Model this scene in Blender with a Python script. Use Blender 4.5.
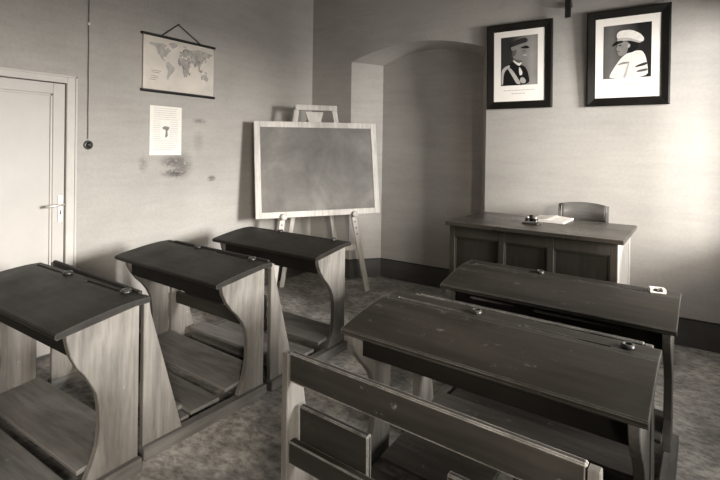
import bpy, bmesh, math, random
from mathutils import Vector, Matrix
random.seed(7)
SC = bpy.context.scene
COL = SC.collection
for o in list(bpy.data.objects):
    bpy.data.objects.remove(o)

# ------------------------------------------------------------------ camera
YAW, PITCH, ROLL = -0.5859, -0.0066, 0.0144
cam_d = bpy.data.cameras.new('camera')
cam = bpy.data.objects.new('camera', cam_d)
COL.objects.link(cam)
fwd = Vector((math.sin(YAW)*math.cos(PITCH), math.cos(YAW)*math.cos(PITCH), math.sin(PITCH)))
rt = Vector((math.cos(YAW), -math.sin(YAW), 0))
up = rt.cross(fwd)
R_ = math.cos(ROLL)*rt + math.sin(ROLL)*up
U_ = -math.sin(ROLL)*rt + math.cos(ROLL)*up
M = Matrix((R_, U_, -fwd)).transposed().to_4x4()
M.translation = Vector((3.5882, -4.3387, 1.4629))
cam.matrix_world = M
cam_d.sensor_width = 36.0
cam_d.lens = 470.70/720*36
cam_d.shift_x = -(361.0-360)/720
cam_d.shift_y = (151.73-240)/720
cam_d.clip_start = 0.05
SC.camera = cam

# ------------------------------------------------------------------ light and exposure
SC.view_settings.view_transform = 'Standard'
SC.view_settings.look = 'None'
SC.view_settings.exposure = 0.58
SC.view_settings.gamma = 1.0
SC.view_settings.use_curve_mapping = False
world = bpy.data.worlds.new('world')
SC.world = world
world.use_nodes = True
world.node_tree.nodes['Background'].inputs[0].default_value = (1.0, 0.985, 0.96, 1)
world.node_tree.nodes['Background'].inputs[1].default_value = 1.0

RX = 4.40          # right wall plane
WT_ = 0.30         # its thickness
W1 = (-3.20, -1.12, 0.98, 2.00)
W3 = (-1.00, -0.20, 0.98, 2.45)     # unseen opening y0,y1,z0,z1, added with a tall head to light the back wall
W2_ = (-5.6, -3.8, 0.9, 1.95)  # unseen rear opening, added to let the fill lamp in

def area(name, loc, sx, sy, power, normal, col=(1.0, 0.985, 0.96)):
    l = bpy.data.lights.new(name, 'AREA')
    l.shape = 'RECTANGLE'; l.size = sx; l.size_y = sy; l.energy = power; l.color = col
    o = bpy.data.objects.new(name, l); COL.objects.link(o)
    o.location = loc
    o.rotation_euler = Vector(normal).to_track_quat('-Z', 'Y').to_euler()
    return o
area('window_daylight', (8.0, -1.9, 2.20), 1.2, 1.4, 670, (-1, -0.05, 0))
area('window_sky_fill', (4.72, -1.45, 1.49), 1.5, 1.0, 34, (-1, 0, 0))  # soft fill added at the openings to lift the upper walls
area('rear_fill', (6.8, -6.3, 2.2), 1.2, 1.4, 330, (-1, 0.75, -0.1), (1.0, 0.93, 0.82))  # warm fill lamp added behind the camera side, no known window there

# ------------------------------------------------------------------ materials
TINT = (1.0, 0.94, 0.865)
def g(v, t=1.0):
    """sepia grey of linear value v"""
    k = (1.0, 1-(1-TINT[1])*t, 1-(1-TINT[2])*t)
    return (v*k[0], v*k[1], v*k[2], 1)

class NT:
    def __init__(s, name, rough=0.8, spec=0.3):
        s.m = bpy.data.materials.new(name); s.m.use_nodes = True
        s.t = s.m.node_tree; s.b = s.t.nodes['Principled BSDF']
        s.b.inputs['Roughness'].default_value = rough
        s.b.inputs['Specular IOR Level'].default_value = spec
        s.tc = s.t.nodes.new('ShaderNodeTexCoord')
    def n(s, typ, **kw):
        x = s.t.nodes.new(typ)
        for k, v in kw.items(): setattr(x, k, v)
        return x
    def l(s, a, b): s.t.links.new(a, b)
    def noise(s, scale, vec=(1, 1, 1), detail=4, rough=0.6, coord='Object', dist=0.0, off=(0, 0, 0)):
        mp = s.n('ShaderNodeMapping'); mp.inputs['Scale'].default_value = vec; mp.inputs['Location'].default_value = off
        s.l(s.tc.outputs[coord], mp.inputs['Vector'])
        no = s.n('ShaderNodeTexNoise'); no.inputs['Scale'].default_value = scale
        no.inputs['Detail'].default_value = detail; no.inputs['Roughness'].default_value = rough
        no.inputs['Distortion'].default_value = dist
        s.l(mp.outputs[0], no.inputs['Vector'])
        return no.outputs['Fac']
    def ramp(s, fac, stops):
        r = s.n('ShaderNodeValToRGB')
        e = r.color_ramp.elements
        e[0].position, e[0].color = stops[0][0], stops[0][1]
        e[1].position, e[1].color = stops[-1][0], stops[-1][1]
        for p, c in stops[1:-1]:
            q = e.new(p); q.color = c
        s.l(fac, r.inputs[0]); return r.outputs['Color']
    def mix(s, mode, fac, a, b):
        x = s.n('ShaderNodeMix'); x.data_type = 'RGBA'; x.blend_type = mode
        if isinstance(fac, (int, float)): x.inputs[0].default_value = fac
        else: s.l(fac, x.inputs[0])
        for i, v in ((6, a), (7, b)):
            if isinstance(v, tuple): x.inputs[i].default_value = v
            else: s.l(v, x.inputs[i])
        return x.outputs[2]
    def math(s, op, a, b=None, c=None):
        x = s.n('ShaderNodeMath'); x.operation = op
        for i, v in enumerate((a, b, c)):
            if v is None: continue
            if isinstance(v, (int, float)): x.inputs[i].default_value = v
            else: s.l(v, x.inputs[i])
        return x.outputs[0]
    def color(s, c):
        if isinstance(c, tuple): s.b.inputs['Base Color'].default_value = c
        else: s.l(c, s.b.inputs['Base Color'])
    def bump(s, h, strength=0.3, dist=0.01):
        x = s.n('ShaderNodeBump'); x.inputs['Strength'].default_value = strength; x.inputs['Distance'].default_value = dist
        s.l(h, x.inputs['Height']); s.l(x.outputs[0], s.b.inputs['Normal'])

def plaster(name, v, blotch=0.12, stains=()):
    t = NT(name, 0.92, 0.15)
    big = t.noise(1.3, (1, 1, 1.4), 5, 0.6)
    c = t.ramp(big, [(0.25, g(v*(1-blotch*1.5))), (0.5, g(v)), (0.78, g(v*(1+blotch)))])
    st = t.noise(3.0, (0.7, 0.7, 6), 5, 0.65)
    c = t.mix('MULTIPLY', 0.4, c, t.ramp(st, [(0.3, g(0.80, 0)), (0.62, g(1.0, 0))]))
    fine = t.noise(42, (1, 1, 1), 3, 0.6)
    c = t.mix('MULTIPLY', 0.35, c, t.ramp(fine, [(0.3, g(0.8, 0)), (0.6, g(1.0, 0))]))
    for (px, py, pz, ry, rz, dark, scale) in stains:
        sep = t.n('ShaderNodeSeparateXYZ'); t.l(t.tc.outputs['Object'], sep.inputs[0])
        dy = t.math('DIVIDE', t.math('SUBTRACT', sep.outputs['Y'], py), ry)
        dz = t.math('DIVIDE', t.math('SUBTRACT', sep.outputs['Z'], pz), rz)
        d = t.math('SQRT', t.math('ADD', t.math('MULTIPLY', dy, dy), t.math('MULTIPLY', dz, dz)))
        m = t.math('SUBTRACT', 1.0, d); m.node.use_clamp = True
        nz = t.noise(scale, (1, 1, 2.4), 5, 0.75)
        k = t.math('MULTIPLY', t.math('MULTIPLY', m, 2.2), t.math('SUBTRACT', t.math('MULTIPLY', nz, 3.2), 1.05))
        k.node.use_clamp = True
        c = t.mix('MIX', t.math('MULTIPLY', k, dark), c, g(0.07))
    t.color(c); t.bump(fine, 0.06, 0.003)
    return t.m

def wood(name, base, dark, axis='x', rough=0.55, spec=0.3, scale=9, wear=0.0, wearcol=None, knots=False, edge=None, ew=0.7):
    t = NT(name, rough, spec)
    sc = {'x': (0.10, 1, 1), 'y': (1, 0.10, 1), 'z': (1, 1, 0.10)}[axis]
    a = t.noise(scale, sc, 6, 0.65, dist=0.6)
    b = t.noise(scale*5, sc, 4, 0.6, off=(3, 1, 2))
    c = t.ramp(a, [(0.28, dark), (0.55, base), (0.8, tuple(min(1, q*1.15) for q in base[:3])+(1,))])
    c = t.mix('MULTIPLY', 0.5, c, t.ramp(b, [(0.32, g(0.55, 0)), (0.6, g(1, 0))]))
    bl = t.noise(3.0, (1, 1, 1), 4, 0.6, off=(7, 2, 5))
    c = t.mix('MULTIPLY', 0.55, c, t.ramp(bl, [(0.3, g(0.6, 0)), (0.6, g(1.0, 0))]))
    if knots:
        v = t.n('ShaderNodeTexVoronoi'); v.inputs['Scale'].default_value = 5
        mp = t.n('ShaderNodeMapping'); mp.inputs['Scale'].default_value = tuple(1 if q == 1 else 0.45 for q in sc)
        t.l(t.tc.outputs['Object'], mp.inputs[0]); t.l(mp.outputs[0], v.inputs['Vector'])
        c = t.mix('MULTIPLY', 0.8, c, t.ramp(v.outputs['Distance'], [(0.03, g(0.4, 0)), (0.10, g(1, 0))]))
    if wear > 0:
        w = t.noise(14, (1, 1, 1), 6, 0.8, off=(1, 9, 4))
        k = t.ramp(w, [(0.66-wear, g(0, 0)), (0.74, g(1, 0))])
        c = t.mix('MIX', k, c, wearcol)
    if edge is not None:
        bv = t.n('ShaderNodeBevel'); bv.samples = 4; bv.inputs['Radius'].default_value = 0.007
        ge = t.n('ShaderNodeNewGeometry')
        vm = t.n('ShaderNodeVectorMath'); vm.operation = 'DOT_PRODUCT'
        t.l(bv.outputs[0], vm.inputs[0]); t.l(ge.outputs['Normal'], vm.inputs[1])
        k = t.math('MULTIPLY', t.math('SUBTRACT', 1.0, vm.outputs['Value']), 9.0); k.node.use_clamp = True
        wn = t.noise(7, (1, 1, 1), 5, 0.7, off=(2, 2, 8))
        k = t.math('MULTIPLY', t.math('MULTIPLY', k, ew), t.ramp(wn, [(0.35, g(0.25, 0)), (0.6, g(1, 0))]))
        c = t.mix('MIX', k, c, edge)
    t.color(c)
    r = t.ramp(bl, [(0.3, g(max(0, rough-0.08), 0)), (0.7, g(min(1, rough+0.12), 0))])
    t.l(r, t.b.inputs['Roughness'])
    t.bump(b, 0.15, 0.002)
    return t.m

def plain(name, v, rough=0.7, spec=0.3, metal=0.0, var=0.1, scale=20, tint=1.0):
    t = NT(name, rough, spec); t.b.inputs['Metallic'].default_value = metal
    n = t.noise(scale, (1, 1, 1), 4, 0.6)
    t.color(t.ramp(n, [(0.3, g(v*(1-var), tint)), (0.7, g(min(1, v*(1+var)), tint))]))
    return t.m

M_wall_left = plaster('plaster_left', 0.40, 0.10, stains=[
    (0, -1.87, 1.33, 0.14, 0.06, 0.7, 26), (0, -1.77, 1.29, 0.13, 0.14, 0.6, 24), (0, -1.85, 1.225, 0.14, 0.045, 0.8, 24),
    (0, -1.45, 1.165, 0.055, 0.035, 0.9, 26), (0, -1.59, 1.69, 0.09, 0.03, 0.5, 26), (0, -2.13, 1.31, 0.05, 0.08, 0.4, 22),
    (0, -1.60, 1.50, 0.07, 0.12, 0.25, 30)])
M_wall = plaster('plaster', 0.40, 0.10)
M_ceil = plaster('ceiling_plaster', 0.42, 0.06)
M_dado = plaster('dado_paint', 0.085, 0.2)
def floor_mat():
    t = NT('cement_floor', 0.55, 0.4)
    a = t.noise(2.2, (1, 1, 1), 8, 0.7, dist=0.3)
    c = t.ramp(a, [(0.34, g(0.16)), (0.5, g(0.33)), (0.66, g(0.60))])
    b = t.noise(16, (1, 1.6, 1), 6, 0.75)
    c = t.mix('MULTIPLY', 0.8, c, t.ramp(b, [(0.38, g(0.30, 0)), (0.58, g(1.1, 0))]))
    t.color(c); t.bump(b, 0.4, 0.005)
    return t.m
M_floor = floor_mat()
M_top = wood('desktop_varnish', g(0.017, 2.6), g(0.009, 2.6), 'x', 0.5, 0.25, 7, 0.03, g(0.10), edge=g(0.10), ew=0.4)
M_topR = wood('worn_desktop_varnish', g(0.029, 2.6), g(0.015, 2.6), 'x', 0.50, 0.28, 7, 0.05, g(0.16), edge=g(0.28))
M_side = wood('worn_pine', g(0.20, 1.3), g(0.10, 1.4), 'z', 0.7, 0.2, 10, 0.02, g(0.4), True)
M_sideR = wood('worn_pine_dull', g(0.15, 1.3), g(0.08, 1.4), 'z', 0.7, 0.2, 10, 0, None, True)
M_rail = wood('stained_rail', g(0.032, 2), g(0.016, 2), 'x', 0.6, 0.25, 9, 0.04, g(0.2), edge=g(0.5), ew=1.0)
M_railL = wood('dark_rail', g(0.025), g(0.012), 'x', 0.55, 0.3, 9)
M_runner = wood('runner_wood', g(0.17), g(0.08), 'y', 0.75, 0.2, 9)
M_foot = wood('footboard_wood', g(0.20), g(0.10), 'x', 0.8, 0.2, 9, 0.03, g(0.30), edge=g(0.28))
M_footR = wood('dark_footboard_wood', g(0.085, 1.5), g(0.04, 1.5), 'x', 0.8, 0.2, 9, 0.03, g(0.28), edge=g(0.2))
M_apron = wood('apron_wood', g(0.010, 2.6), g(0.006, 2.6), 'x', 0.6, 0.2, 8)
M_seatL = wood('dark_seat_wood', g(0.04, 2), g(0.02, 2), 'x', 0.6, 0.3, 9)
M_seat = wood('seat_wood', g(0.022, 2), g(0.012, 2), 'x', 0.6, 0.25, 9, 0.02, g(0.2), edge=g(0.34), ew=0.95)
M_tdesk = wood('teacher_desk_wood', g(0.045, 2.6), g(0.028, 2.6), 'z', 0.5, 0.35, 8)
M_tpanel = wood('teacher_desk_panel', g(0.03, 2.6), g(0.018, 2.6), 'z', 0.5, 0.3, 8)
M_ttop = wood('teacher_desk_top', g(0.055, 2.6), g(0.030, 2.6), 'x', 0.30, 0.6, 6)
M_tlit = wood('teacher_desk_lit_side', g(0.40), g(0.30), 'z', 0.5, 0.3, 8)  # window-lit right side, its brightness put into the base colour
M_chair = wood('chair_wood', g(0.14), g(0.07), 'x', 0.35, 0.5, 7)
M_easel = wood('pale_easel_wood', g(0.62), g(0.48), 'z', 0.6, 0.25, 8)
def slate_mat():
    t = NT('chalky_slate', 0.8, 0.25)
    a = t.noise(2.6, (1, 1, 1), 6, 0.65, dist=0.3)
    c = t.ramp(a, [(0.3, g(0.11, 1)), (0.55, g(0.17, 1)), (0.75, g(0.25, 1))])
    t.color(c); return t.m
M_slate = slate_mat()
M_door = plain('cream_door_paint', 0.46, 0.45, 0.4, var=0.04, scale=5)
M_casing = plain('cream_casing_paint', 0.50, 0.5, 0.35, var=0.05, scale=8)
M_steel = plain('nickel', 0.75, 0.3, 0.5, 0.6, 0.03)
M_black = plain('black_paint', 0.012, 0.4, 0.4)
M_frame = wood('ebonised_frame', g(0.010, 2.0), g(0.005, 2.0), 'z', 0.32, 0.4, 8)
M_paper = plain('paper', 0.80, 0.85, 0.1, var=0.04, scale=12)
M_mat = plain('mount_card', 0.84, 0.85, 0.1, var=0.02, scale=8)
M_map = plain('map_paper', 0.92, 0.8, 0.15, var=0.06, scale=9)
M_land = plain('map_land', 0.36, 0.8, 0.15, var=0.45, scale=28)
M_land2 = plain('map_land_pale', 0.42, 0.8, 0.15, var=0.2, scale=28)
M_ink = plain('print_ink', 0.10, 0.8, 0.1)
M_inkpale = plain('pale_print_ink', 0.42, 0.8, 0.1)
M_well = plain('inkwell_bakelite', 0.02, 0.3, 0.5)
M_wellrim = plain('inkwell_rim', 0.07, 0.35, 0.5, 0.3)
M_white = plain('white_porcelain', 0.8, 0.3, 0.5, var=0.03)
M_cord = plain('cord', 0.11, 0.9, 0.1)
M_dais = wood('dais_boards', g(0.05), g(0.025), 'x', 0.7, 0.2, 8)
M_grey = [plain('photo_grey_%d' % i, v, 0.6, 0.2, var=0.12, scale=30) for i, v in enumerate((0.008, 0.03, 0.10, 0.22, 0.42, 0.72))]

# ------------------------------------------------------------------ mesh helpers
def chaikin(pts, n=2):
    for _ in range(n):
        out = []
        for i in range(len(pts)):
            (x0, y0), (x1, y1) = pts[i], pts[(i+1) % len(pts)]
            out += [(x0*0.78+x1*0.22, y0*0.78+y1*0.22), (x0*0.22+x1*0.78, y0*0.22+y1*0.78)]
        pts = out
    return pts
class MB:
    def __init__(s): s.bm = bmesh.new()
    def box(s, x0, x1, y0, y1, z0, z1, bev=0.0, mat=None, seg=1):
        b = bmesh.new()
        vs = [b.verts.new((x, y, z)) for z in (z0, z1) for y in (y0, y1) for x in (x0, x1)]
        for f in ((0, 2, 3, 1), (4, 5, 7, 6), (0, 1, 5, 4), (2, 6, 7, 3), (0, 4, 6, 2), (1, 3, 7, 5)):
            b.faces.new([vs[i] for i in f])
        return s._add(b, bev, mat, seg)
    def prism(s, pts, axis, a, c, bev=0.0, mat=None, seg=1):
        """pts 2D; axis x: pts=(y,z); y: pts=(x,z); z: pts=(x,y)"""
        b = bmesh.new()
        def P(p, t):
            return {'x': (t, p[0], p[1]), 'y': (p[0], t, p[1]), 'z': (p[0], p[1], t)}[axis]
        A = [b.verts.new(P(p, a)) for p in pts]; B = [b.verts.new(P(p, c)) for p in pts]
        n = len(pts)
        b.faces.new(A); b.faces.new(B[::-1])
        for i in range(n):
            b.faces.new((A[i], B[i], B[(i+1) % n], A[(i+1) % n]))
        bmesh.ops.recalc_face_normals(b, faces=b.faces)
        return s._add(b, bev, mat, seg)
    def bar(s, p, q, w, d, side, bev=0.0):
        """rectangular bar from p to q; w along 'side', d across"""
        p, q, side = Vector(p), Vector(q), Vector(side)
        z = (q-p); L = z.length; z.normalize()
        x = (side-z*side.dot(z)).normalized(); y = z.cross(x)
        mat = Matrix((x, y, z)).transposed().to_4x4(); mat.translation = p
        return s.box(-w/2, w/2, -d/2, d/2, 0, L, bev, mat)
    def tube(s, pts, r, n=8):
        pts = [Vector(p) for p in pts]
        b = bmesh.new(); rings = []
        for i, p in enumerate(pts):
            d = (pts[min(i+1, len(pts)-1)]-pts[max(i-1, 0)]).normalized()
            a = Vector((0, 0, 1)) if abs(d.z) < 0.9 else Vector((1, 0, 0))
            x = d.cross(a).normalized(); y = d.cross(x)
            rr = r[i] if isinstance(r, (list, tuple)) else r
            rings.append([b.verts.new(p+(x*math.cos(t)+y*math.sin(t))*rr) for t in [2*math.pi*k/n for k in range(n)]])
        for i in range(len(rings)-1):
            for k in range(n):
                b.faces.new((rings[i][k], rings[i][(k+1) % n], rings[i+1][(k+1) % n], rings[i+1][k]))
        b.faces.new(rings[0][::-1]); b.faces.new(rings[-1])
        bmesh.ops.recalc_face_normals(b, faces=b.faces)
        return s._add(b, 0, None, 1)
    def lathe(s, prof, n=24, mat=None):
        b = bmesh.new(); rings = []
        for (r, z) in prof:
            if r < 1e-6: rings.append([b.verts.new((0, 0, z))]*n)
            else: rings.append([b.verts.new((r*math.cos(2*math.pi*k/n), r*math.sin(2*math.pi*k/n), z)) for k in range(n)])
        for i in range(len(rings)-1):
            for k in range(n):
                f = [rings[i][k], rings[i][(k+1) % n], rings[i+1][(k+1) % n], rings[i+1][k]]
                u = []
                for v in f:
                    if v not in u: u.append(v)
                if len(u) > 2: b.faces.new(u)
        bmesh.ops.recalc_face_normals(b, faces=b.faces)
        return s._add(b, 0, mat, 1)
    def _add(s, b, bev, mat, seg):
        if bev > 0:
            bmesh.ops.bevel(b, geom=list(b.edges), offset=bev, segments=seg, affect='EDGES', profile=0.6)
        if mat is not None: bmesh.ops.transform(b, matrix=mat, verts=b.verts)
        me = bpy.data.meshes.new('t'); b.to_mesh(me); b.free()
        s.bm.from_mesh(me); bpy.data.meshes.remove(me)
        return s
    def build(s, name, mat, parent=None, smooth=False):
        me = bpy.data.meshes.new(name); s.bm.to_mesh(me); s.bm.free()
        me.materials.append(mat)
        if smooth:
            for p in me.polygons: p.use_smooth = True
        o = bpy.data.objects.new(name, me); COL.objects.link(o)
        if parent is not None: o.parent = parent
        return o

def tag(o, label, cat, group=None):
    o['label'] = label; o['category'] = cat
    if group: o['group'] = group
    return o
def thing(name, label, cat, loc=(0, 0, 0), rz=0, group=None):
    o = bpy.data.objects.new(name, None); o.empty_display_size = 0.1
    COL.objects.link(o); o.location = loc; o.rotation_euler = (0, 0, rz)
    return tag(o, label, cat, group)
def struct(mb, name, mat):
    o = mb.build(name, mat); o['kind'] = 'structure'; return o
def copy_tree(o, parent=None):
    c = o.copy(); COL.objects.link(c); c.parent = parent
    for ch in list(o.children): copy_tree(ch, c)
    return c

# ------------------------------------------------------------------ room
RY = -6.2; H = 3.4; T = 0.12
struct(MB().box(-0.4, RX+0.5, RY-0.3, 0.9, -0.15, 0), 'floor', M_floor)
struct(MB().box(-0.4, RX+0.5, RY-0.3, 0.9, H, H+0.12), 'ceiling', M_ceil)
# left wall with door opening (y -3.52 .. -2.72, z 0 .. 1.89)
DY0, DY1, DZ = -3.56, -2.72, 1.893
struct(MB().box(-0.25, 0, DY1, 0.8, 0, H).box(-0.25, 0, RY, DY0, 0, H).box(-0.25, 0, DY0, DY1, DZ, H), 'wall_left', M_wall_left)
struct(MB().box(-0.25, RX+0.4, RY-0.25, RY, 0, H), 'wall_rear', M_wall)
# right wall with window openings
mb = MB()
ys = [RY, W2_[0], W2_[1], W1[0], W1[1], W3[0], W3[1], 0.6]
mb.box(RX, RX+WT_, ys[0], ys[1], 0, H).box(RX, RX+WT_, ys[2], ys[3], 0, H).box(RX, RX+WT_, ys[4], ys[5], 0, H).box(RX, RX+WT_, ys[6], ys[7], 0, H)
for (a, b, c, d) in (W1, W2_, W3):
    mb.box(RX, RX+WT_, a, b, 0, c).box(RX, RX+WT_, a, b, d, H)
struct(mb, 'wall_right', M_wall)
# back wall with the splayed arched niche
NX0, NX1, BX0, BX1, ND = 0.566, 2.1156, 0.809, 1.985, 0.288
def arc(x0, x1, z0, rise, n=20):
    xm, hw = (x0+x1)/2, (x1-x0)/2
    return [(x0+(x1-x0)*i/n, z0+rise*(1-((x0+(x1-x0)*i/n-xm)/hw)**2)) for i in range(n+1)]
fa = arc(NX0, NX1, 2.432, 0.140); ba = arc(BX0, BX1, 2.412, 0.125)
mb = MB(); b = mb.bm
def face(*pts): b.faces.new([b.verts.new(p) for p in pts])
face((-0.2, 0, 0), (NX0, 0, 0), (NX0, 0, H), (-0.2, 0, H))
face((NX1, 0, 0), (RX+0.2, 0, 0), (RX+0.2, 0, H), (NX1, 0, H))
face((NX0, 0, 0), (BX0, ND, 0), (BX0, ND, ba[0][1]), (NX0, 0, fa[0][1]))
face((BX1, ND, 0), (NX1, 0, 0), (NX1, 0, fa[-1][1]), (BX1, ND, ba[-1][1]))
for i in range(len(fa)-1):
    (x0, z0), (x1, z1) = fa[i], fa[i+1]; (u0, w0), (u1, w1) = ba[i], ba[i+1]
    face((x0, 0, z0), (x1, 0, z1), (x1, 0, H), (x0, 0, H))
    face((x0, 0, z0), (u0, ND, w0), (u1, ND, w1), (x1, 0, z1))
    face((u0, ND, 0), (u1, ND, 0), (u1, ND, w1), (u0, ND, w0))
bmesh.ops.remove_doubles(b, verts=b.verts, dist=1e-4)
bmesh.ops.recalc_face_normals(b, faces=b.faces)
# outer closing shell so that the wall has depth
mb.box(-0.2, RX+0.2, 0.60, 0.75, 0, H)
mb.box(-0.2, -0.02, 0.0, 0.6, 0, H)
struct(mb, 'wall_back', M_wall)
HB = 0.2045; TT = 0.008
def dado(mb, p, q):
    p, q = Vector((*p, 0)), Vector((*q, 0)); d = (q-p).normalized(); n = Vector((d.y, -d.x, 0))*TT
    mb.prism([(p.x, p.y), (q.x, q.y), (q.x+n.x, q.y+n.y), (p.x+n.x, p.y+n.y)], 'z', 0, HB)
    m2 = Vector((d.y, -d.x, 0))*(TT+0.003)
mb = MB(); dado(mb, (0, 0), (NX0, 0)); dado(mb, (NX0, 0), (BX0, ND)); dado(mb, (BX0, ND), (BX1, ND)); dado(mb, (BX1, ND), (NX1, 0)); dado(mb, (NX1, 0), (RX, 0))
struct(mb, 'baseboard_back', M_dado)
mb = MB(); mb.box(0, TT, DY1+0.07, 0, 0, HB); mb.box(0, TT, RY, DY0-0.07, 0, HB); struct(mb, 'baseboard_left', M_dado)
mb = MB(); mb.box(RX-TT, RX, RY, 0, 0, HB); struct(mb, 'baseboard_right', M_dado)
# thin painted line on top of the dado in the niche
mb = MB()
for (p, q) in (((0, 0), (NX0, 0)), ((NX0, 0), (BX0, ND)), ((BX0, ND), (BX1, ND)), ((NX1, 0), (RX, 0))):
    P, Q = Vector((*p, 0)), Vector((*q, 0)); d = (Q-P).normalized(); n = Vector((d.y, -d.x, 0))*0.010
    mb.prism([(P.x, P.y), (Q.x, Q.y), (Q.x+n.x, Q.y+n.y), (P.x+n.x, P.y+n.y)], 'z', HB, HB+0.010)
struct(mb, 'trim_1', M_black)
# windows of the right wall (outside the frame, rear and tall ones added for the light they pass)
for i, (a, b_, c, d) in enumerate((W1, W2_, W3)):
    mb = MB(); X0, X1 = RX+0.16, RX+0.21
    mb.box(X0, X1, a, a+0.05, c, d).box(X0, X1, b_-0.05, b_, c, d).box(X0, X1, a, b_, c, c+0.05).box(X0, X1, a, b_, d-0.05, d)
    mb.box(X0, X1, (a+b_)/2-0.02, (a+b_)/2+0.02, c, d)
    struct(mb, 'window_%d' % (i+1), M_casing)

# ------------------------------------------------------------------ door
mb = MB()
CY = -2.653; CZ = 1.948
mb.box(0, 0.022, DY1, CY, 0, CZ, 0.003).box(0, 0.022, DY0-0.067, DY0, 0, CZ, 0.003).box(0, 0.022, DY0, DY1, DZ, CZ, 0.003)
mb.box(0.02, 0.030, CY-0.014, CY, 0, CZ, 0.002).box(0.02, 0.030, DY0-0.067, CY, CZ-0.014, CZ, 0.002)
struct(mb, 'trim_2', M_casing)
door = bpy.data.objects.new('door_1', None); COL.objects.link(door); door['kind'] = 'structure'; door.location = (0, 0, 0)
DL = 0.004
st0, st1 = DY1-0.006, DY1-0.082
mb = MB()
mb.box(-0.05, DL, st1, st0, 0.01, DZ-0.006, 0.003).box(-0.05, DL, DY0+0.006, DY0+0.082, 0.01, DZ-0.006, 0.003)
mb.box(-0.05, DL, DY0+0.082, st1, 1.812, DZ-0.006, 0.003).box(-0.05, DL, DY0+0.082, st1, 0.01, 0.17, 0.003)
mb.build('door_frame', M_door, door)
MB().box(-0.045, -0.012, DY0+0.075, st1+0.007, 0.16, 1.82).build('panel', M_door, door)
mb = MB()
mb.box(-0.012, -0.002, st1-0.014, st1, 0.17, 1.812, 0.002).box(-0.012, -0.002, DY0+0.082, st1, 1.798, 1.812, 0.002)
mb.build('moulding', M_casing, door)
mb = MB()
mb.box(DL, DL+0.006, -2.767, -2.737, 0.915, 1.107, 0.002)
pl = mb.build('handle_plate', M_steel, door)
MB().prism([( -2.757, 0.972), (-2.747, 0.972), (-2.749, 1.0), (-2.755, 1.0)], 'x', DL+0.006, DL+0.0075).build('keyhole', M_black, pl)
MB().tube([(DL+0.004, -2.75, 1.043), (0.05, -2.75, 1.043), (0.058, -2.757, 1.043), (0.058, -2.80, 1.040), (0.056, -2.862, 1.036)], [0.009, 0.009, 0.0095, 0.0095, 0.010], 10).build('handle', M_steel, pl, True)

# ------------------------------------------------------------------ wall cord and switch
t = thing('light_switch', 'round dark switch on left wall at the lower end of a long cord', 'switch', (0, -2.565, 1.461))
RotX = Matrix.Rotation(math.radians(90), 4, 'Y')
MB().lathe([(0, 0), (0.032, 0), (0.034, 0.006), (0.030, 0.012), (0.022, 0.014), (0, 0.014)], 24, RotX).build('rosette', M_wellrim, t, True)
MB().lathe([(0, 0.012), (0.019, 0.012), (0.022, 0.018), (0.019, 0.028), (0.010, 0.032), (0, 0.033)], 20, RotX).build('switch_cap', M_black, t, True)
MB().box(0.030, 0.042, -0.004, 0.004, -0.012, 0.012, 0.002).build('toggle', M_wellrim, t)
t = thing('electric_cord', 'thin grey cord running straight down left wall beside the door', 'cord', (0, -2.57, 1.50))
MB().tube([(0.009, 0.0+0.001*math.sin(i*2.1)-0.004*i/19, 0.005+i*0.1) for i in range(19)], 0.0028, 6).build('cable', M_cord, t)
MB().lathe([(0, 0), (0.011, 0), (0.012, 0.012), (0.007, 0.018), (0, 0.018)], 14, Matrix.Translation((0, -0.003, 0.848)) @ RotX).build('insulator', M_white, t, True)

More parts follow.
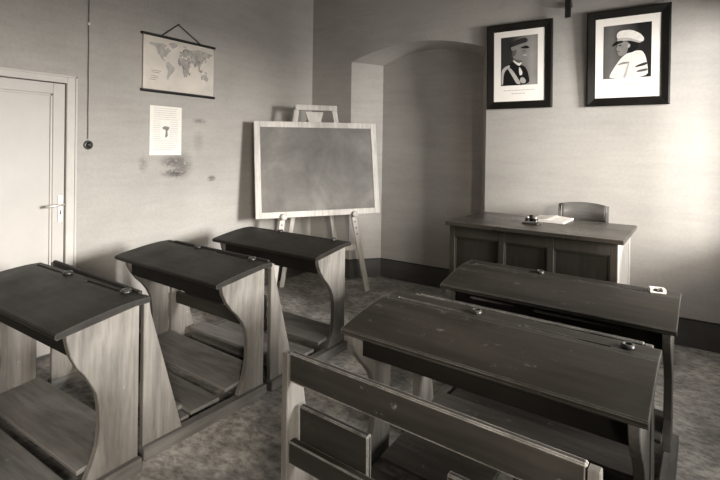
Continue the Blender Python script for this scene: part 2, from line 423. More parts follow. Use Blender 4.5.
# ------------------------------------------------------------------ world map on rods
MY0, MY1, MZ0, MZ1 = -2.150, -1.455, 1.915, 2.375
t = thing('wall_map', 'world map between two dark rods hanging on left wall above paper sheet', 'map', (0, (MY0+MY1)/2, MZ0))
def on_left(y, z, x=0.0): return (x, y-(MY0+MY1)/2, z-MZ0)
mw = (MY1-MY0); mh = MZ1-MZ0
mb = MB(); b = mb.bm
n = 14
for i in range(n+1):
    pass
grid = [[b.verts.new((0.016+0.004*math.sin(i/n*math.pi*2+0.5)*math.sin(j/6*math.pi), -mw/2+mw*i/n, mh*j/6)) for i in range(n+1)] for j in range(7)]
for j in range(6):
    for i in range(n): b.faces.new((grid[j][i], grid[j][i+1], grid[j+1][i+1], grid[j+1][i]))
ret = bmesh.ops.solidify(b, geom=list(b.faces), thickness=0.0015)
sheet = mb.build('map_sheet', M_map, t)
lands = {
 'na': [(-165,62),(-160,70),(-130,70),(-110,72),(-95,73),(-82,70),(-80,62),(-92,60),(-85,54),(-78,56),(-75,62),(-64,58),(-56,51),(-66,46),(-72,41),(-80,31),(-82,26),(-90,30),(-97,26),(-95,18),(-88,16),(-82,9),(-86,12),(-98,16),(-106,22),(-114,30),(-122,37),(-125,48),(-135,58),(-150,60)],
 'gl': [(-70,77),(-55,82),(-30,83),(-20,75),(-40,64),(-50,61),(-55,70)],
 'sa': [(-80,8),(-72,12),(-60,9),(-50,2),(-36,-6),(-40,-20),(-48,-27),(-58,-36),(-65,-42),(-69,-53),(-75,-50),(-72,-30),(-71,-18),(-80,-6)],
 'af': [(-16,14),(-16,25),(-8,35),(10,37),(22,32),(32,31),(43,12),(51,12),(40,-4),(40,-16),(34,-26),(27,-34),(18,-34),(12,-18),(10,0),(5,5),(-8,5)],
 'eu': [(-9,37),(-8,44),(0,48),(4,52),(10,55),(6,60),(14,68),(28,71),(45,67),(60,70),(60,52),(48,46),(38,45),(30,46),(28,40),(22,37),(18,42),(15,38),(10,44),(2,42),(-2,37)],
 'as': [(60,52),(60,70),(75,72),(100,77),(125,73),(150,71),(178,68),(178,64),(160,60),(157,52),(142,58),(135,54),(140,48),(128,40),(122,38),(121,30),(110,21),(106,10),(102,2),(99,12),(92,21),(82,14),(78,8),(72,20),(60,25),(56,24),(44,13),(34,30),(36,37),(28,40),(38,42),(48,40),(52,44)],
 'in': [(95,5),(106,-6),(118,-8),(118,4),(108,0)], 'ng': [(132,-2),(145,-5),(150,-10),(138,-8)], 'jp': [(131,32),(140,36),(144,43),(140,42),(136,36)],
 'au': [(114,-22),(122,-17),(131,-12),(137,-12),(142,-11),(146,-19),(153,-27),(150,-37),(140,-38),(131,-32),(116,-35)],
 'mg': [(44,-16),(50,-15),(47,-25),(44,-24)], 'uk': [(-6,50),(1,52),(-3,58),(-6,57)],
}
for k, pts in lands.items():
    mb = MB()
    P2 = []
    for lo, la in pts:
        mx = (lo+180)/360; my = 0.5+la/175
        P2.append((-mw/2+mw*(0.03+0.95*mx), mh*(0.05+0.90*my)))
    x = 0.0218
    mb.prism(chaikin(P2, 1), 'x', 0.0165, x)
    mb.build('land_mass', M_land2 if k in ('na', 'sa', 'gl', 'au') else M_land, sheet)
mb = MB()
for (yy, zz, w) in ((-0.28, 0.165, 0.09), (-0.275, 0.150, 0.07), (-0.28, 0.12, 0.06), (-0.28, 0.105, 0.06), (0.02, 0.41, 0.03), (-0.29, 0.09, 0.05)):
    mb.box(0.0165, 0.0215, yy, yy+w, zz, zz+0.005)
o = mb.build('legend_lines', M_inkpale, sheet); o['kind'] = 'stuff'
for z in (0.0, mh):
    MB().tube([(0.014, -mw/2-0.018, z), (0.014, -mw/2-0.006, z), (0.014, mw/2+0.006, z), (0.014, mw/2+0.018, z)], [0.010, 0.0125, 0.0125, 0.010], 12).build('rod', M_black, t, True)
ny = -1.825-(MY0+MY1)/2; nz = 2.51-MZ0
MB().tube([(0.014, -1.985-(MY0+MY1)/2, mh+0.008), (0.010, ny, nz), (0.014, -1.60-(MY0+MY1)/2, mh+0.008)], 0.005, 6).build('hanging_cord', M_black, t)
MB().tube([(-0.001, ny, nz), (0.02, ny, nz+0.004)], 0.004, 6).build('nail', M_black, t)

# ------------------------------------------------------------------ paper sheet with a sketch
t = thing('paper_notice', 'white paper sheet pinned on left wall below the map', 'poster', (0, -1.929, 1.384))
pw, ph = 0.300, 0.412
sh = MB().box(0.002, 0.0035, -pw/2, pw/2, 0, ph).build('sheet', M_paper, t)
mb = MB()
random.seed(3)
for i in range(21):
    z = ph*0.95-i*0.0182
    if z < 0.03: break
    a, c = -0.115, 0.115
    if 5 < i < 15: segs = [(-0.120, -0.055), (0.035, 0.115)]
    else: segs = [(a, c-random.random()*0.04)]
    for (q, r) in segs: mb.box(0.0035, 0.0042, q, r, z, z+0.0028)
mb.build('printed_lines', M_inkpale, sh)
MB().prism([(-0.035, 0.235), (-0.01, 0.245), (0.03, 0.24), (0.028, 0.222), (0.012, 0.205), (0.016, 0.165), (0.004, 0.15), (-0.010, 0.15), (-0.004, 0.19), (-0.006, 0.215), (-0.03, 0.218)], 'x', 0.0035, 0.0046).build('sketched_figure', M_grey[3], sh)

# ------------------------------------------------------------------ framed portraits
def picture(label, x0, x1, z0, h, fig, lean=0.03):
    w = x1-x0
    t = thing('framed_portrait', label, 'picture', (x0+w/2, -0.004, z0), 0)
    t.rotation_euler = (math.atan2(lean, h), 0, 0)
    bw = 0.066; d = 0.022
    mb = MB()
    # mitred frame with a raised outer edge
    prof = [(0, 0), (0, -d), (0.012, -d-0.004), (bw-0.008, -d+0.006), (bw, -d+0.005), (bw, 0)]
    cs = [(-w/2, 0, 1, 1), (w/2, 0, -1, 1), (w/2, h, -1, -1), (-w/2, h, 1, -1)]
    rings = []
    for (cx, cz, sx, sz) in cs:
        rings.append([mb.bm.verts.new((cx+sx*a, y, cz+sz*a)) for a, y in prof])
    for i in range(4):
        A, B = rings[i], rings[(i+1) % 4]
        for k in range(len(prof)):
            k2 = (k+1) % len(prof)
            mb.bm.faces.new((A[k], A[k2], B[k2], B[k]))
    bmesh.ops.recalc_face_normals(mb.bm, faces=mb.bm.faces)
    mb.build('frame', M_frame, t)
    mt = MB().box(-w/2+bw-0.004, w/2-bw+0.004, -0.014, -0.004, bw-0.004, h-bw+0.004).build('mount', M_mat, t)
    iw, ih = w-2*bw, h-2*bw
    fx0, fx1, fz0, fz1 = fig['rect']
    X = lambda a: -iw/2+iw*a
    Z = lambda a: bw+ih*a
    ph_ = MB().box(X(fx0), X(fx1), -0.0150, -0.0138, Z(fz0), Z(fz1)).build('photograph', fig['bg'], mt)
    for k, (nm, mat, pts) in enumerate(fig['shapes']):
        y = -0.0150-0.0003*(k+1)
        P2 = [(X(fx0+(fx1-fx0)*a), Z(fz0+(fz1-fz0)*c)) for a, c in pts]
        P2 = chaikin(P2, 2)
        MB().prism(P2, 'y', -0.0149, y).build(nm, mat, ph_)
    mb = MB()
    random.seed(11)
    for (zz, a, c) in fig['caption']:
        x = a
        while x < c:
            l = 0.02+random.random()*0.035
            mb.box(X(x), X(min(c, x+l)), -0.0147, -0.0138, Z(zz), Z(zz)+0.006); x += l+0.012
    o = mb.build('caption_line', M_inkpale, mt); o['kind'] = 'stuff'
    # nail and hanging eye at the top
    return t
def bgmat(name, lo, hi, cx):
    t = NT(name, 0.6, 0.2)
    sep = t.n('ShaderNodeSeparateXYZ'); t.l(t.tc.outputs['Generated'], sep.inputs[0])
    d = t.math('ABSOLUTE', t.math('SUBTRACT', sep.outputs['X'], cx))
    nz = t.noise(2.5, (1, 1, 1), 3, 0.5, coord='Generated')
    f = t.math('ADD', t.math('MULTIPLY', d, 1.2), t.math('MULTIPLY', nz, 0.5))
    t.color(t.ramp(f, [(0.2, g(hi)), (0.95, g(lo))])); return t.m
fig1 = dict(rect=(0.145, 0.87, 0.225, 0.915), bg=bgmat('portrait_backdrop', 0.03, 0.30, 0.85), caption=[(0.150, 0.2, 0.82), (0.105, 0.36, 0.64)], shapes=[
 ('tunic', M_grey[0], [(0.0, 0.0), (0.0, 0.30), (0.06, 0.36), (0.20, 0.42), (0.34, 0.50), (0.40, 0.42), (0.55, 0.42), (0.68, 0.36), (0.76, 0.22), (0.80, 0.0)]),
 ('epaulette', M_grey[4], [(0.01, 0.02), (0.01, 0.30), (0.08, 0.38), (0.24, 0.43), (0.26, 0.38), (0.12, 0.32), (0.07, 0.22), (0.06, 0.02)]),
 ('sash', M_grey[4], [(0.18, 0.36), (0.28, 0.36), (0.48, 0.14), (0.56, 0.02), (0.44, 0.02), (0.34, 0.16)]),
 ('neck', M_grey[2], [(0.33, 0.50), (0.36, 0.60), (0.58, 0.60), (0.58, 0.46), (0.48, 0.42)]),
 ('collar', M_grey[5], [(0.33, 0.50), (0.35, 0.52), (0.50, 0.44), (0.56, 0.47), (0.58, 0.44), (0.50, 0.38)]),
 ('medals', M_grey[4], [(0.52, 0.10), (0.56, 0.16), (0.64, 0.15), (0.70, 0.08), (0.66, 0.03), (0.56, 0.04)]),
 ('medal_cross', M_grey[5], [(0.50, 0.36), (0.53, 0.36), (0.60, 0.26), (0.58, 0.20), (0.52, 0.20), (0.50, 0.27)]),
 ('face', M_grey[3], [(0.33, 0.58), (0.32, 0.74), (0.66, 0.78), (0.70, 0.72), (0.73, 0.66), (0.70, 0.64), (0.71, 0.60), (0.68, 0.55), (0.62, 0.50), (0.50, 0.50), (0.38, 0.54)]),
 ('hair', M_grey[2], [(0.32, 0.62), (0.31, 0.74), (0.44, 0.76), (0.43, 0.66), (0.38, 0.60)]),
 ('moustache', M_grey[4], [(0.58, 0.60), (0.66, 0.625), (0.73, 0.60), (0.68, 0.585)]),
 ('eye', M_grey[1], [(0.60, 0.69), (0.66, 0.70), (0.66, 0.68), (0.60, 0.675)]),
 ('cap_band', M_grey[3], [(0.29, 0.70), (0.27, 0.80), (0.50, 0.86), (0.70, 0.88), (0.72, 0.78), (0.50, 0.75)]),
 ('cap', M_grey[1], [(0.26, 0.78), (0.27, 0.84), (0.42, 0.92), (0.66, 0.96), (0.74, 0.92), (0.72, 0.86), (0.50, 0.83)]),
 ('visor', M_grey[0], [(0.52, 0.76), (0.70, 0.80), (0.79, 0.75), (0.76, 0.735), (0.62, 0.735)])])
fig2 = dict(rect=(0.130, 0.865, 0.240, 0.905), bg=bgmat('dark_backdrop', 0.012, 0.14, 0.18), caption=[(0.165, 0.30, 0.62)], shapes=[
 ('jacket', M_grey[5], [(0.12, 0.0), (0.16, 0.10), (0.26, 0.24), (0.40, 0.40), (0.56, 0.48), (0.80, 0.50), (0.88, 0.40), (0.93, 0.20), (0.94, 0.0)]),
 ('jacket_shade', M_grey[4], [(0.42, 0.0), (0.48, 0.16), (0.54, 0.30), (0.56, 0.30), (0.52, 0.14), (0.48, 0.0)]),
 ('sleeve_band', M_grey[1], [(0.66, 0.18), (0.70, 0.22), (0.92, 0.28), (0.92, 0.22)]),
 ('lower_sleeve_band', M_grey[2], [(0.70, 0.09), (0.72, 0.13), (0.93, 0.16), (0.93, 0.11)]),
 ('lapel', M_grey[3], [(0.28, 0.24), (0.40, 0.30), (0.56, 0.30), (0.54, 0.27), (0.42, 0.26)]),
 ('head_back', M_grey[0], [(0.44, 0.46), (0.46, 0.68), (0.74, 0.74), (0.76, 0.60), (0.70, 0.50), (0.58, 0.46)]),
 ('face', M_grey[3], [(0.34, 0.42), (0.30, 0.47), (0.29, 0.53), (0.27, 0.56), (0.30, 0.60), (0.31, 0.68), (0.54, 0.68), (0.53, 0.56), (0.50, 0.46), (0.42, 0.42)]),
 ('eye', M_grey[0], [(0.32, 0.625), (0.39, 0.63), (0.39, 0.61), (0.33, 0.605)]),
 ('mouth', M_grey[1], [(0.29, 0.505), (0.36, 0.51), (0.36, 0.50), (0.30, 0.495)]),
 ('ear', M_grey[4], [(0.51, 0.56), (0.52, 0.63), (0.57, 0.63), (0.56, 0.56)]),
 ('cap_band', M_grey[4], [(0.28, 0.68), (0.30, 0.78), (0.56, 0.78), (0.80, 0.68), (0.78, 0.62), (0.54, 0.70)]),
 ('cap', M_grey[5], [(0.28, 0.74), (0.28, 0.84), (0.36, 0.89), (0.58, 0.89), (0.78, 0.80), (0.86, 0.70), (0.82, 0.64), (0.66, 0.70), (0.48, 0.76)]),
 ('visor', M_grey[0], [(0.20, 0.60), (0.20, 0.63), (0.28, 0.70), (0.42, 0.70), (0.42, 0.665), (0.30, 0.64)])])
picture('black framed portrait of uniformed person in dark cap facing right, next to the niche', 2.1287, 2.7062, 1.8465, 0.7658, fig1)
picture('black framed portrait of uniformed person in white cap facing left', 2.9739, 3.5607, 1.8399, 0.7741, fig2)

t = thing('wall_bracket', 'dark narrow upright bar on back wall high above and between the two portraits', 'bracket', (2.835, 0, 2.59))
MB().prism([(-0.105, 0.42), (-0.10, 0.0), (-0.088, -0.005), (-0.075, 0.0), (-0.072, 0.10), (-0.055, 0.42)], 'x', -0.026, 0.022, 0.004).build('bar', M_black, t)
MB().box(-0.022, 0.018, -0.078, 0.0, 0.10, 0.14, 0.004).build('wall_stay', M_black, t)

# ------------------------------------------------------------------ easel and blackboard
o0 = Vector((0.2945, -1.1662, 0.7769)); tb = 0.9517
e = Vector((math.cos(tb), math.sin(tb), 0)); nn = Vector((-math.sin(tb), math.cos(tb), 0))
ln = 0.1423; rb = 0.0118
u = Vector((0, 0, 1))*math.cos(ln)+nn*math.sin(ln)
e2 = e*math.cos(rb)+u*math.sin(rb); u2 = u*math.cos(rb)-e*math.sin(rb)
w2 = e2.cross(u2)           # points towards the class (out of the board front) or away
if w2.dot(nn) > 0: w2 = -w2
# board local frame: X=e2, Y=-w2 (back), Z=u2
BM = Matrix((e2, -w2, u2)).transposed().to_4x4(); BM.translation = o0
bb = thing('blackboard', 'blackboard in pale wooden frame resting on the easel pegs', 'blackboard', (0, 0, 0))
bb.matrix_world = BM
WB_, HB_ = 1.2853, 0.9523; fw = 0.058
mb = MB()
mb.box(0, fw, 0, 0.028, 0, HB_, 0.003).box(WB_-fw, WB_, 0, 0.028, 0, HB_, 0.003)
mb.box(fw, WB_-fw, 0.001, 0.028, 0, fw, 0.003).box(fw, WB_-fw, 0.001, 0.028, HB_-fw, HB_, 0.003)
mb.build('board_frame', M_easel, bb)
MB().box(fw-0.01, WB_-fw+0.01, 0.008, 0.022, fw-0.01, HB_-fw+0.01).build('slate', M_slate, bb)
es = thing('easel', 'pale wooden standing easel carrying the blackboard in the corner', 'easel', (0.55, -0.62, 0))
inv = es.matrix_world.inverted() if False else Matrix.Translation((-0.55, 0.62, 0))
def bp(x, z, y=0.05): return inv @ (BM @ Vector((x, y, z)))
zf = -0.7769/math.cos(ln)
def leg_bar(top, foot, w=0.052, d=0.026):
    p = bp(*top); q = bp(*foot)
    # end on the floor
    k = (p.z-0.0)/(p.z-q.z); q = p+(q-p)*k
    return p, q
for (xt, xf) in ((0.444, 0.14), (0.835, 1.118)):
    p, q = leg_bar((xt, 1.11, 0.045), (xf, zf, 0.045))
    sd = (e if True else e)
    L = MB().bar(q+Vector((0, 0, 0.003)), p, 0.052, 0.026, e, 0.003).build('leg', M_easel, es)
    for k in range(1, 4):
        s_ = (1.11+0.01+0.062*k)/(1.11-zf)
        c = p+(q-p)*s_
        m = Matrix.Translation(c+w2*0.013) @ w2.to_track_quat('Z', 'Y').to_matrix().to_4x4()
        MB().lathe([(0, 0), (0.008, 0), (0.008, 0.0015), (0, 0.0015)], 12, m).build('peg_hole', M_black, L)
    s_ = 1.105/(1.11-zf); c = p+(q-p)*s_
    m = Matrix.Translation(c+w2*0.010) @ w2.to_track_quat('Z', 'Y').to_matrix().to_4x4()
    MB().lathe([(0, 0), (0.012, 0), (0.012, 0.045), (0.030, 0.047), (0.033, 0.056), (0.026, 0.066), (0.010, 0.069), (0, 0.069)], 20, m @ Matrix.Translation((0, 0, 0))).build('peg', M_easel, es, True)
MB().bar(bp(0.418, 1.105, 0.045-0.028), bp(0.862, 1.105, 0.045-0.028), 0.055, 0.022, u2, 0.003).build('top_rail', M_easel, es)
MB().bar(bp(0.20, -0.335, 0.045+0.026), bp(1.045, -0.335, 0.045+0.026), 0.058, 0.022, u2, 0.003).build('cross_rail', M_easel, es)
mb = MB()
m = Matrix.Translation((-0.55, 0.62, 0)) @ BM
mb.prism([(0.535, 1.075), (0.735, 1.075), (0.695, 0.96), (0.575, 0.96)], 'y', 0.075, 0.10, 0.003, m)
mb.build('hinge_block', M_easel, es)
for (xt, xf) in ((0.58, 0.33), (0.69, 0.98)):
    p = bp(xt, 1.0, 0.115)
    foot = inv @ (Vector((o0.x, o0.y, 0))+e*xf+nn*0.36)
    MB().bar(foot, p, 0.045, 0.024, e, 0.003).build('rear_leg', M_easel, es)

# ------------------------------------------------------------------ pupils' desks
def desk_proto(name, label, group, W, zn, zh, d1, d2, mats, big):
    mtop, mside, mrail, mrun, mfoot, mseat, mapr = mats
    t = thing(name, label, 'school desk', (0, 0, 0), 0, group)
    th = 0.026
    # desktop: sloped lid rounding over into a flat shelf with pen grooves
    s = (zh-zn)/d1
    prof = [(0.006, zn-th), (0.0, zn-th*0.7), (0.0, zn-0.005), (0.005, zn)]
    for k in range(1, 6):
        q = k/6; prof.append((d1*q, zn+(zh-zn)*(math.sin(q*math.pi/2)*0.6+q*0.4)))
    prof += [(d1, zh), (d1, zh-th), (d1*0.6, zn+(zh-zn)*0.6-th)]
    mb = MB(); mb.prism(prof, 'x', 0, W)
    mb.box(0, W, d1, d2, zh-th, zh-0.006)
    ik = (0.36*W, 0.867*W) if not big else (0.396*W, 0.91*W)
    gy0, gy1 = (d1+0.022, d1+0.040) if not big else (d1+0.030, d1+0.046)
    mb.box(0, W, d1, gy0, zh-0.006, zh).box(0, W, gy1, d2, zh-0.006, zh)
    gl = 0.30 if not big else 0.34
    xs = [0]
    for x in ik:
        xs += [x-gl-0.05, x-0.05]
    xs.append(W)
    for k in range(0, len(xs), 2):
        if xs[k+1] > xs[k]: mb.box(xs[k], xs[k+1], gy0, gy1, zh-0.006, zh)
    mb.build('desktop', mtop, t)
    # curved side panels
    pt = zn-th+0.002
    sc = zn/0.731
    dP = 0.0 if big else 0.042
    P = [(0.015, pt-0.001), (0.015, 0.685*sc), (0.022, 0.655*sc), (0.045, 0.61*sc), (0.085, 0.555*sc), (0.125, 0.515*sc), (0.158, 0.470*sc), (0.182, 0.42*sc), (0.192, 0.36*sc),
         (0.196, 0.28*sc), (0.188, 0.20*sc), (0.165, 0.13*sc), (0.130, 0.062), (d1-0.012, 0.062), (d1-0.012, zh-th-0.001), (d1*0.6-dP, zn+(zh-zn)*0.6-th-0.0005)]
    P = [(min(py+dP, d2-0.02), pz) for py, pz in P]
    for x in (0.022, W-0.022-0.034):
        MB().prism(P, 'x', x, x+0.034, 0.003).build('side_panel', mside, t)
    xi0, xi1 = 0.056, W-0.056
    # book shelf
    mb = MB()
    mb.box(xi0, xi1, 0.100, d1-0.02, zn-0.135, zn-0.118).box(xi0, xi1, d1-0.035, d1-0.02, zn-0.118, zn-th-0.004)
    mb.build('book_shelf', mrail, t)
    MB().box(xi0, xi1, 0.085, 0.100, zn-0.135, zn-th+0.006, 0.002).build('front_apron', mapr, t)
    # bench end plates and rails
    bt = 0.762 if not big else 0.728
    r0 = -0.385 if not big else -0.41
    Pb = [(r0, 0.062), (r0, bt), (r0+0.024, bt), (r0+0.034, bt-0.08), (r0+0.045, bt-0.12), (r0+0.205, 0.062)]
    if big: Pb = [(r0, 0.062), (r0, bt), (r0+0.030, bt), (r0+0.040, bt-0.075), (r0+0.062, bt-0.105), (r0+0.085, bt-0.14), (r0+0.095, bt-0.20), (-0.215, 0.062)]
    for x in ((0.018, W-0.018-0.03) if not big else (0.058, W-0.058-0.03)):
        MB().prism(Pb, 'x', x, x+0.03, 0.003).build('bench_end', mside, t)
    rt_ = 0.788 if not big else 0.733
    rh = 0.105
    if big:
        MB().box(0.088, W-0.088, r0+0.006, r0+0.030, rt_-rh, rt_, 0.004).build('backrest_rail', mrail, t)
    else:
        MB().box(0.10, W-0.03, r0-0.020, r0-0.001, rt_-0.06, rt_, 0.004).build('backrest_rail', mrail, t)
    MB().box(0.088, W-0.088, r0+0.008, r0+0.038, 0.335, 0.415, 0.003).build('seat_rail', mseat, t)
    # two tip-up seats folded against the back
    for x in (((0.13, 0.47), (W-0.47, W-0.13)) if not big else ((0.108, 0.412), (0.69, 0.99))):
        m = Matrix.Translation((0, r0+0.055, 0.335)) @ Matrix.Rotation(math.radians(1 if big else -4), 4, 'X')
        MB().box(x[0], x[1], -0.012, 0.012, 0, 0.200, 0.004, m).build('seat', mseat, t)
    # runners on the floor
    for x in (-0.004, W-0.051):
        MB().prism([(x, 0), (x+0.055, 0), (x+0.055, 0.062), (x, 0.062)], 'y', r0-0.004, d1-0.006+dP, 0.004).build('runner', mrun, t)
    # footboards between the runners
    for (fa_, fb_) in (((xi0+0.004, xi1-0.004),) if not big else ((0.14, 0.60), (0.66, xi1-0.004))):
        MB().prism([(0.115, 0.095), (0.372, 0.120), (0.372, 0.140), (0.113, 0.115)], 'x', fa_, fb_, 0.003).build('footrest', mfoot, t)
    MB().box(0.085, W-0.085, -0.085, 0.095, 0.050, 0.070, 0.003).build('footboard', mfoot, t)
    MB().box(0.085, W-0.085, -0.265, -0.135, 0.108, 0.130, 0.003).build('footboard', mfoot, t)
    MB().box(0.085, W-0.085, -0.245, -0.095, 0.040, 0.060, 0.003).build('footboard', mfoot, t)
    return t, ik, (d1+d2)/2+0.004
WL = (1.0762, 0.731, 0.7774, 0.3289, 0.3969)
A, ikL, iyL = desk_proto('school_desk', 'light-sided double school desk at left edge of picture, nearest the door', 'double desks of the left row', *WL, (M_top, M_side, M_railL, M_runner, M_foot, M_seatL, M_apron), False)
Bd, Cd = copy_tree(A), copy_tree(A)
A.location = (0.5453, -3.4888, 0); A.rotation_euler.z = 0.0067
Bd.location = (0.5132, -2.6394, 0); Bd.rotation_euler.z = -0.0462
Cd.location = (0.5415, -1.8694, 0); Cd.rotation_euler.z = -0.0244
for ch in A.children:                      # the nearest desk has broader side panels
    if ch.name.startswith('side_panel'):
        ch.data = ch.data.copy()
        for v in ch.data.vertices:
            if v.co.y < 0.33: v.co.y -= 0.050*min(1.0, max(0.1, (0.68-v.co.z)/0.20))
Bd['label'] = 'light-sided double school desk in middle of left row'
Cd['label'] = 'light-sided double school desk in front of the blackboard easel'
WR = (1.1514, 0.6776, 0.7367, 0.3309, 0.455)
Rd, ikR, iyR = desk_proto('school_desk', 'dark double school desk in right foreground with tip-up seats and open backrest', 'double desks of the right row', *WR, (M_topR, M_sideR, M_rail, M_runner, M_footR, M_seat, M_apron), True)
Sd = copy_tree(Rd)
Rd.location = (2.3911, -2.6723, 0); Rd.rotation_euler.z = -0.0525
Sd.location = (2.4632, -1.7832, 0); Sd.rotation_euler.z = -0.0478
for (a_, c_, d_) in ((0.17, 0.42, 0.0), (0.52, 0.93, 0.0)):  # pale slivers modelled in place of lit streaks below this desktop
    MB().prism([(a_, WR[1]-0.050), (a_+0.02, WR[1]-0.046), (c_, WR[1]-0.052), (a_+0.02, WR[1]-0.058)], 'y', 0.028, 0.046).build('lit_sliver', M_sideR, Sd)
Sd['label'] = "dark double school desk directly in front of the teacher's desk"

# inkwells standing in the desk shelves
def inkwell(label, mat_body, rim=M_wellrim):
    t = thing('inkwell', label, 'inkwell', (0, 0, 0), 0, 'inkwells on the pupils\' desks')
    MB().lathe([(0, 0), (0.024, 0), (0.025, 0.004), (0.023, 0.012), (0.014, 0.013), (0.012, 0.004), (0, 0.004)], 20).build('pot', mat_body, t, True)
    MB().lathe([(0.0135, 0.0125), (0.0155, 0.0165), (0.020, 0.0165), (0.023, 0.0125)], 20).build('rim', rim, t, True)
    return t
IW = inkwell('proto', M_well)
def place(d, xi, yi, z, label, first=[True]):
    if first[0]: w = IW; first[0] = False
    else: w = copy_tree(IW)
    a = d.rotation_euler.z
    w.location = (d.location.x+xi*math.cos(a)-yi*math.sin(a), d.location.y+xi*math.sin(a)+yi*math.cos(a), z+0.0002)
    w['label'] = label
    return w
for d, nm, ik, iy, z in ((A, 'the leftmost desk', ikL, iyL, WL[2]), (Bd, 'the middle desk of the left row', ikL, iyL, WL[2]), (Cd, 'the desk before the blackboard easel', ikL, iyL, WL[2]), (Rd, 'the right foreground desk', ikR, iyR, WR[2])):
    place(d, ik[0], iy, z, 'dark inkwell at the middle of %s' % nm)
    place(d, ik[1], iy, z, 'dark inkwell near right end of %s' % nm)
place(Sd, ikR[0], iyR, WR[2], "dark round inkwell at the middle of the desk before the teacher's desk")
a = Sd.rotation_euler.z
wx, wy = ikR[1], iyR
t = thing('white_inkwell', "white square inkwell near right end of the desk before the teacher's desk", 'inkwell', (Sd.location.x+wx*math.cos(a)-wy*math.sin(a), Sd.location.y+wx*math.sin(a)+wy*math.cos(a), WR[2]+0.0002), 0.2)
mb = MB()
mb.box(-0.036, 0.036, -0.026, 0.026, 0, 0.006, 0.002).box(-0.036, -0.028, -0.026, 0.026, 0.005, 0.022, 0.002).box(0.020, 0.036, -0.026, 0.026, 0.005, 0.022, 0.002).box(-0.036, 0.036, 0.016, 0.026, 0.005, 0.022, 0.002)
mb.build('holder', M_white, t)
MB().lathe([(0, 0.006), (0.014, 0.006), (0.016, 0.012), (0.012, 0.018), (0, 0.018)], 16, Matrix.Translation((-0.004, -0.006, 0))).build('ink_pot', M_well, t, True)

# ------------------------------------------------------------------ dais, teacher's desk, chair, papers
DH = 0.17
tag(MB().box(2.16, 3.42, -1.20, -0.012, 0, DH, 0.004).build('dais', M_dais), "low dark boarded platform under the teacher's desk and chair", 'platform')
td = thing('teacher_desk', "large dark panelled teacher's desk standing on the platform by back wall", 'desk', (2.2125, -1.1429, DH), -0.0353)
TW, TD, TZ = 1.1422, 0.7265, 0.9435-DH
MB().box(0, TW, 0, TD, TZ-0.028, TZ, 0.005, None, 2).build('desktop', M_ttop, td)
bx0, bx1, by0, by1 = 0.022, TW-0.035, 0.03, TD-0.03
zt = TZ-0.0285
mb = MB()
fr = 0.024
sts = [(bx0, bx0+0.04), (0.385, 0.425), (0.705, 0.745), (bx1-0.04, bx1)]
for (a_, c_) in sts: mb.box(a_, c_, by0, by0+fr, 0, zt, 0.002)
for k in range(3):
    mb.box(sts[k][1], sts[k+1][0], by0, by0+fr, zt-0.075, zt, 0.002).box(sts[k][1], sts[k+1][0], by0, by0+fr, 0.0, 0.09, 0.002)
mb.build('front_frame', M_tdesk, td)
for k in range(3):
    MB().box(sts[k][1]-0.003, sts[k+1][0]+0.003, by0+0.012, by0+0.020, 0.085, zt-0.072).build('front_panel', M_tpanel, td)
    mb = MB(); a_, c_ = sts[k][1], sts[k+1][0]
    for q in ((a_, a_+0.008, 0.09, zt-0.075), (c_-0.008, c_, 0.09, zt-0.075), (a_, c_, zt-0.083, zt-0.075), (a_, c_, 0.09, 0.098)):
        mb.box(q[0], q[1], by0+0.004, by0+0.013, q[2], q[3])
    mb.build('panel_moulding', M_tdesk, td)
for x in (bx0, bx1-0.024):
    mb = MB()
    mb.box(x, x+0.024, by0+fr, by0+0.085, 0, zt, 0.002).box(x, x+0.024, by1-0.06, by1, 0, zt, 0.002)
    mb.box(x, x+0.024, by0+0.085, by1-0.06, zt-0.08, zt, 0.002).box(x, x+0.024, by0+0.085, by1-0.06, 0, 0.09, 0.002)
    mb.box(x+0.007, x+0.017, by0+0.08, by1-0.055, 0.08, zt-0.07)
    mb.build('side_frame', M_tlit if x > 0.5 else M_tdesk, td)

# chair
ch = thing('teacher_chair', "wooden chair with curved back behind the teacher's desk", 'chair', (2.995, -0.33, DH), 0)
mb = MB()
n = 12; cw = 0.17
zt0, zt1 = 0.735, 0.875
b = mb.bm; rows = []
for i in range(n+1):
    q = -1+2*i/n
    x = cw*q; y = 0.10+0.045*(1-q*q)
    dz = 0.016*(1-q*q)
    rows.append([b.verts.new((x, y, zt0)), b.verts.new((x, y, zt1-0.004+dz)), b.verts.new((x, y+0.016, zt1-0.004+dz)), b.verts.new((x, y+0.016, zt0))])
for i in range(n):
    for k in range(4): b.faces.new((rows[i][k], rows[i][(k+1) % 4], rows[i+1][(k+1) % 4], rows[i+1][k]))
b.faces.new(rows[0]); b.faces.new(rows[-1][::-1]); bmesh.ops.recalc_face_normals(b, faces=b.faces)
mb.build('backrest', M_chair, ch, True)
mb = MB()
rows = []
mb.prism([(-0.19, -0.28), (-0.17, -0.31), (0.17, -0.31), (0.19, -0.28), (0.165, 0.07), (0.15, 0.09), (-0.15, 0.09), (-0.165, 0.07)], 'z', 0.435, 0.458, 0.005)
mb.build('seat', M_chair, ch)
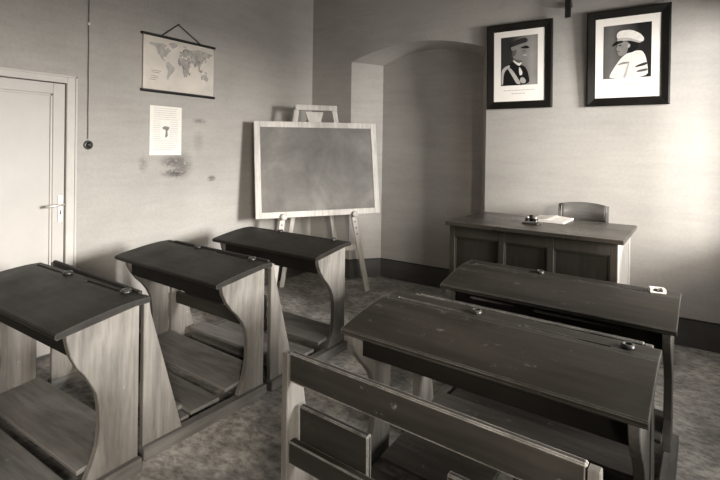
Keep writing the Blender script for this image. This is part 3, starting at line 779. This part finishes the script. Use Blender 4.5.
for sx in (-1, 1):
    MB().prism([(0.06, 0.0), (0.088, 0.0), (0.098, 0.43), (0.128, 0.868), (0.104, 0.868), (0.072, 0.43)], 'x', sx*0.172-0.013, sx*0.172+0.013, 0.003).build('rear_leg', M_chair, ch)
    MB().prism([(-0.275, 0.0), (-0.25, 0.0), (-0.242, 0.434), (-0.28, 0.434)], 'x', sx*0.150-0.015, sx*0.150+0.015, 0.003).build('front_leg', M_chair, ch)
    MB().box(sx*0.155-0.008, sx*0.155+0.008, -0.245, 0.072, 0.37, 0.42, 0.002).build('side_rail', M_chair, ch)

# open papers on the teacher's desk
pp = thing('paper_stack', "white open papers lying on the teacher's desk", 'papers', (2.825, -0.575, 0.9437), -0.06)
mb = MB(); b = mb.bm
rows = []
for i in range(9):
    q = i/8
    x = -0.125+0.25*q
    z = 0.006+0.010*math.sin(q*math.pi)**2*(1 if i < 5 else 0.6)+0.004
    rows.append((x, z))
top = [(x, z) for x, z in rows]
mb.prism(top+[(0.125, 0.0), (-0.125, 0.0)], 'y', -0.15, 0.15)
mb.build('sheets', M_paper, pp)
MB().prism([(x*0.93+0.004, z+0.0006) for x, z in rows]+[(x*0.93+0.004, z-0.002) for x, z in rows[::-1]], 'y', -0.145, 0.14).build('top_sheet', M_mat, pp)
# inkstand
ik_ = thing('inkstand', "small glass inkstand beside the papers on the teacher's desk", 'inkstand', (2.752, -0.868, 0.9437), -0.2)
MB().box(-0.058, 0.058, -0.032, 0.032, 0, 0.010, 0.003).build('tray', M_wellrim, ik_)
for sx in (-0.028, 0.028):
    pot = MB().lathe([(0, 0.010), (0.020, 0.010), (0.021, 0.014), (0.019, 0.034), (0.012, 0.040), (0, 0.040)], 16, Matrix.Translation((sx, 0, 0))).build('ink_pot', M_well, ik_, True)
    MB().lathe([(0, 0.040), (0.012, 0.040), (0.013, 0.046), (0.006, 0.052), (0, 0.053)], 14, Matrix.Translation((sx, 0, 0))).build('lid', M_steel, pot, True)
MB().tube([(-0.05, -0.028, 0.013), (0.09, -0.022, 0.022)], 0.0035, 6).build('pen', M_steel, ik_)
MB().box(-0.020, 0.004, 0.004, 0.026, 0.010, 0.062, 0.003).build('pen_holder', M_black, ik_)
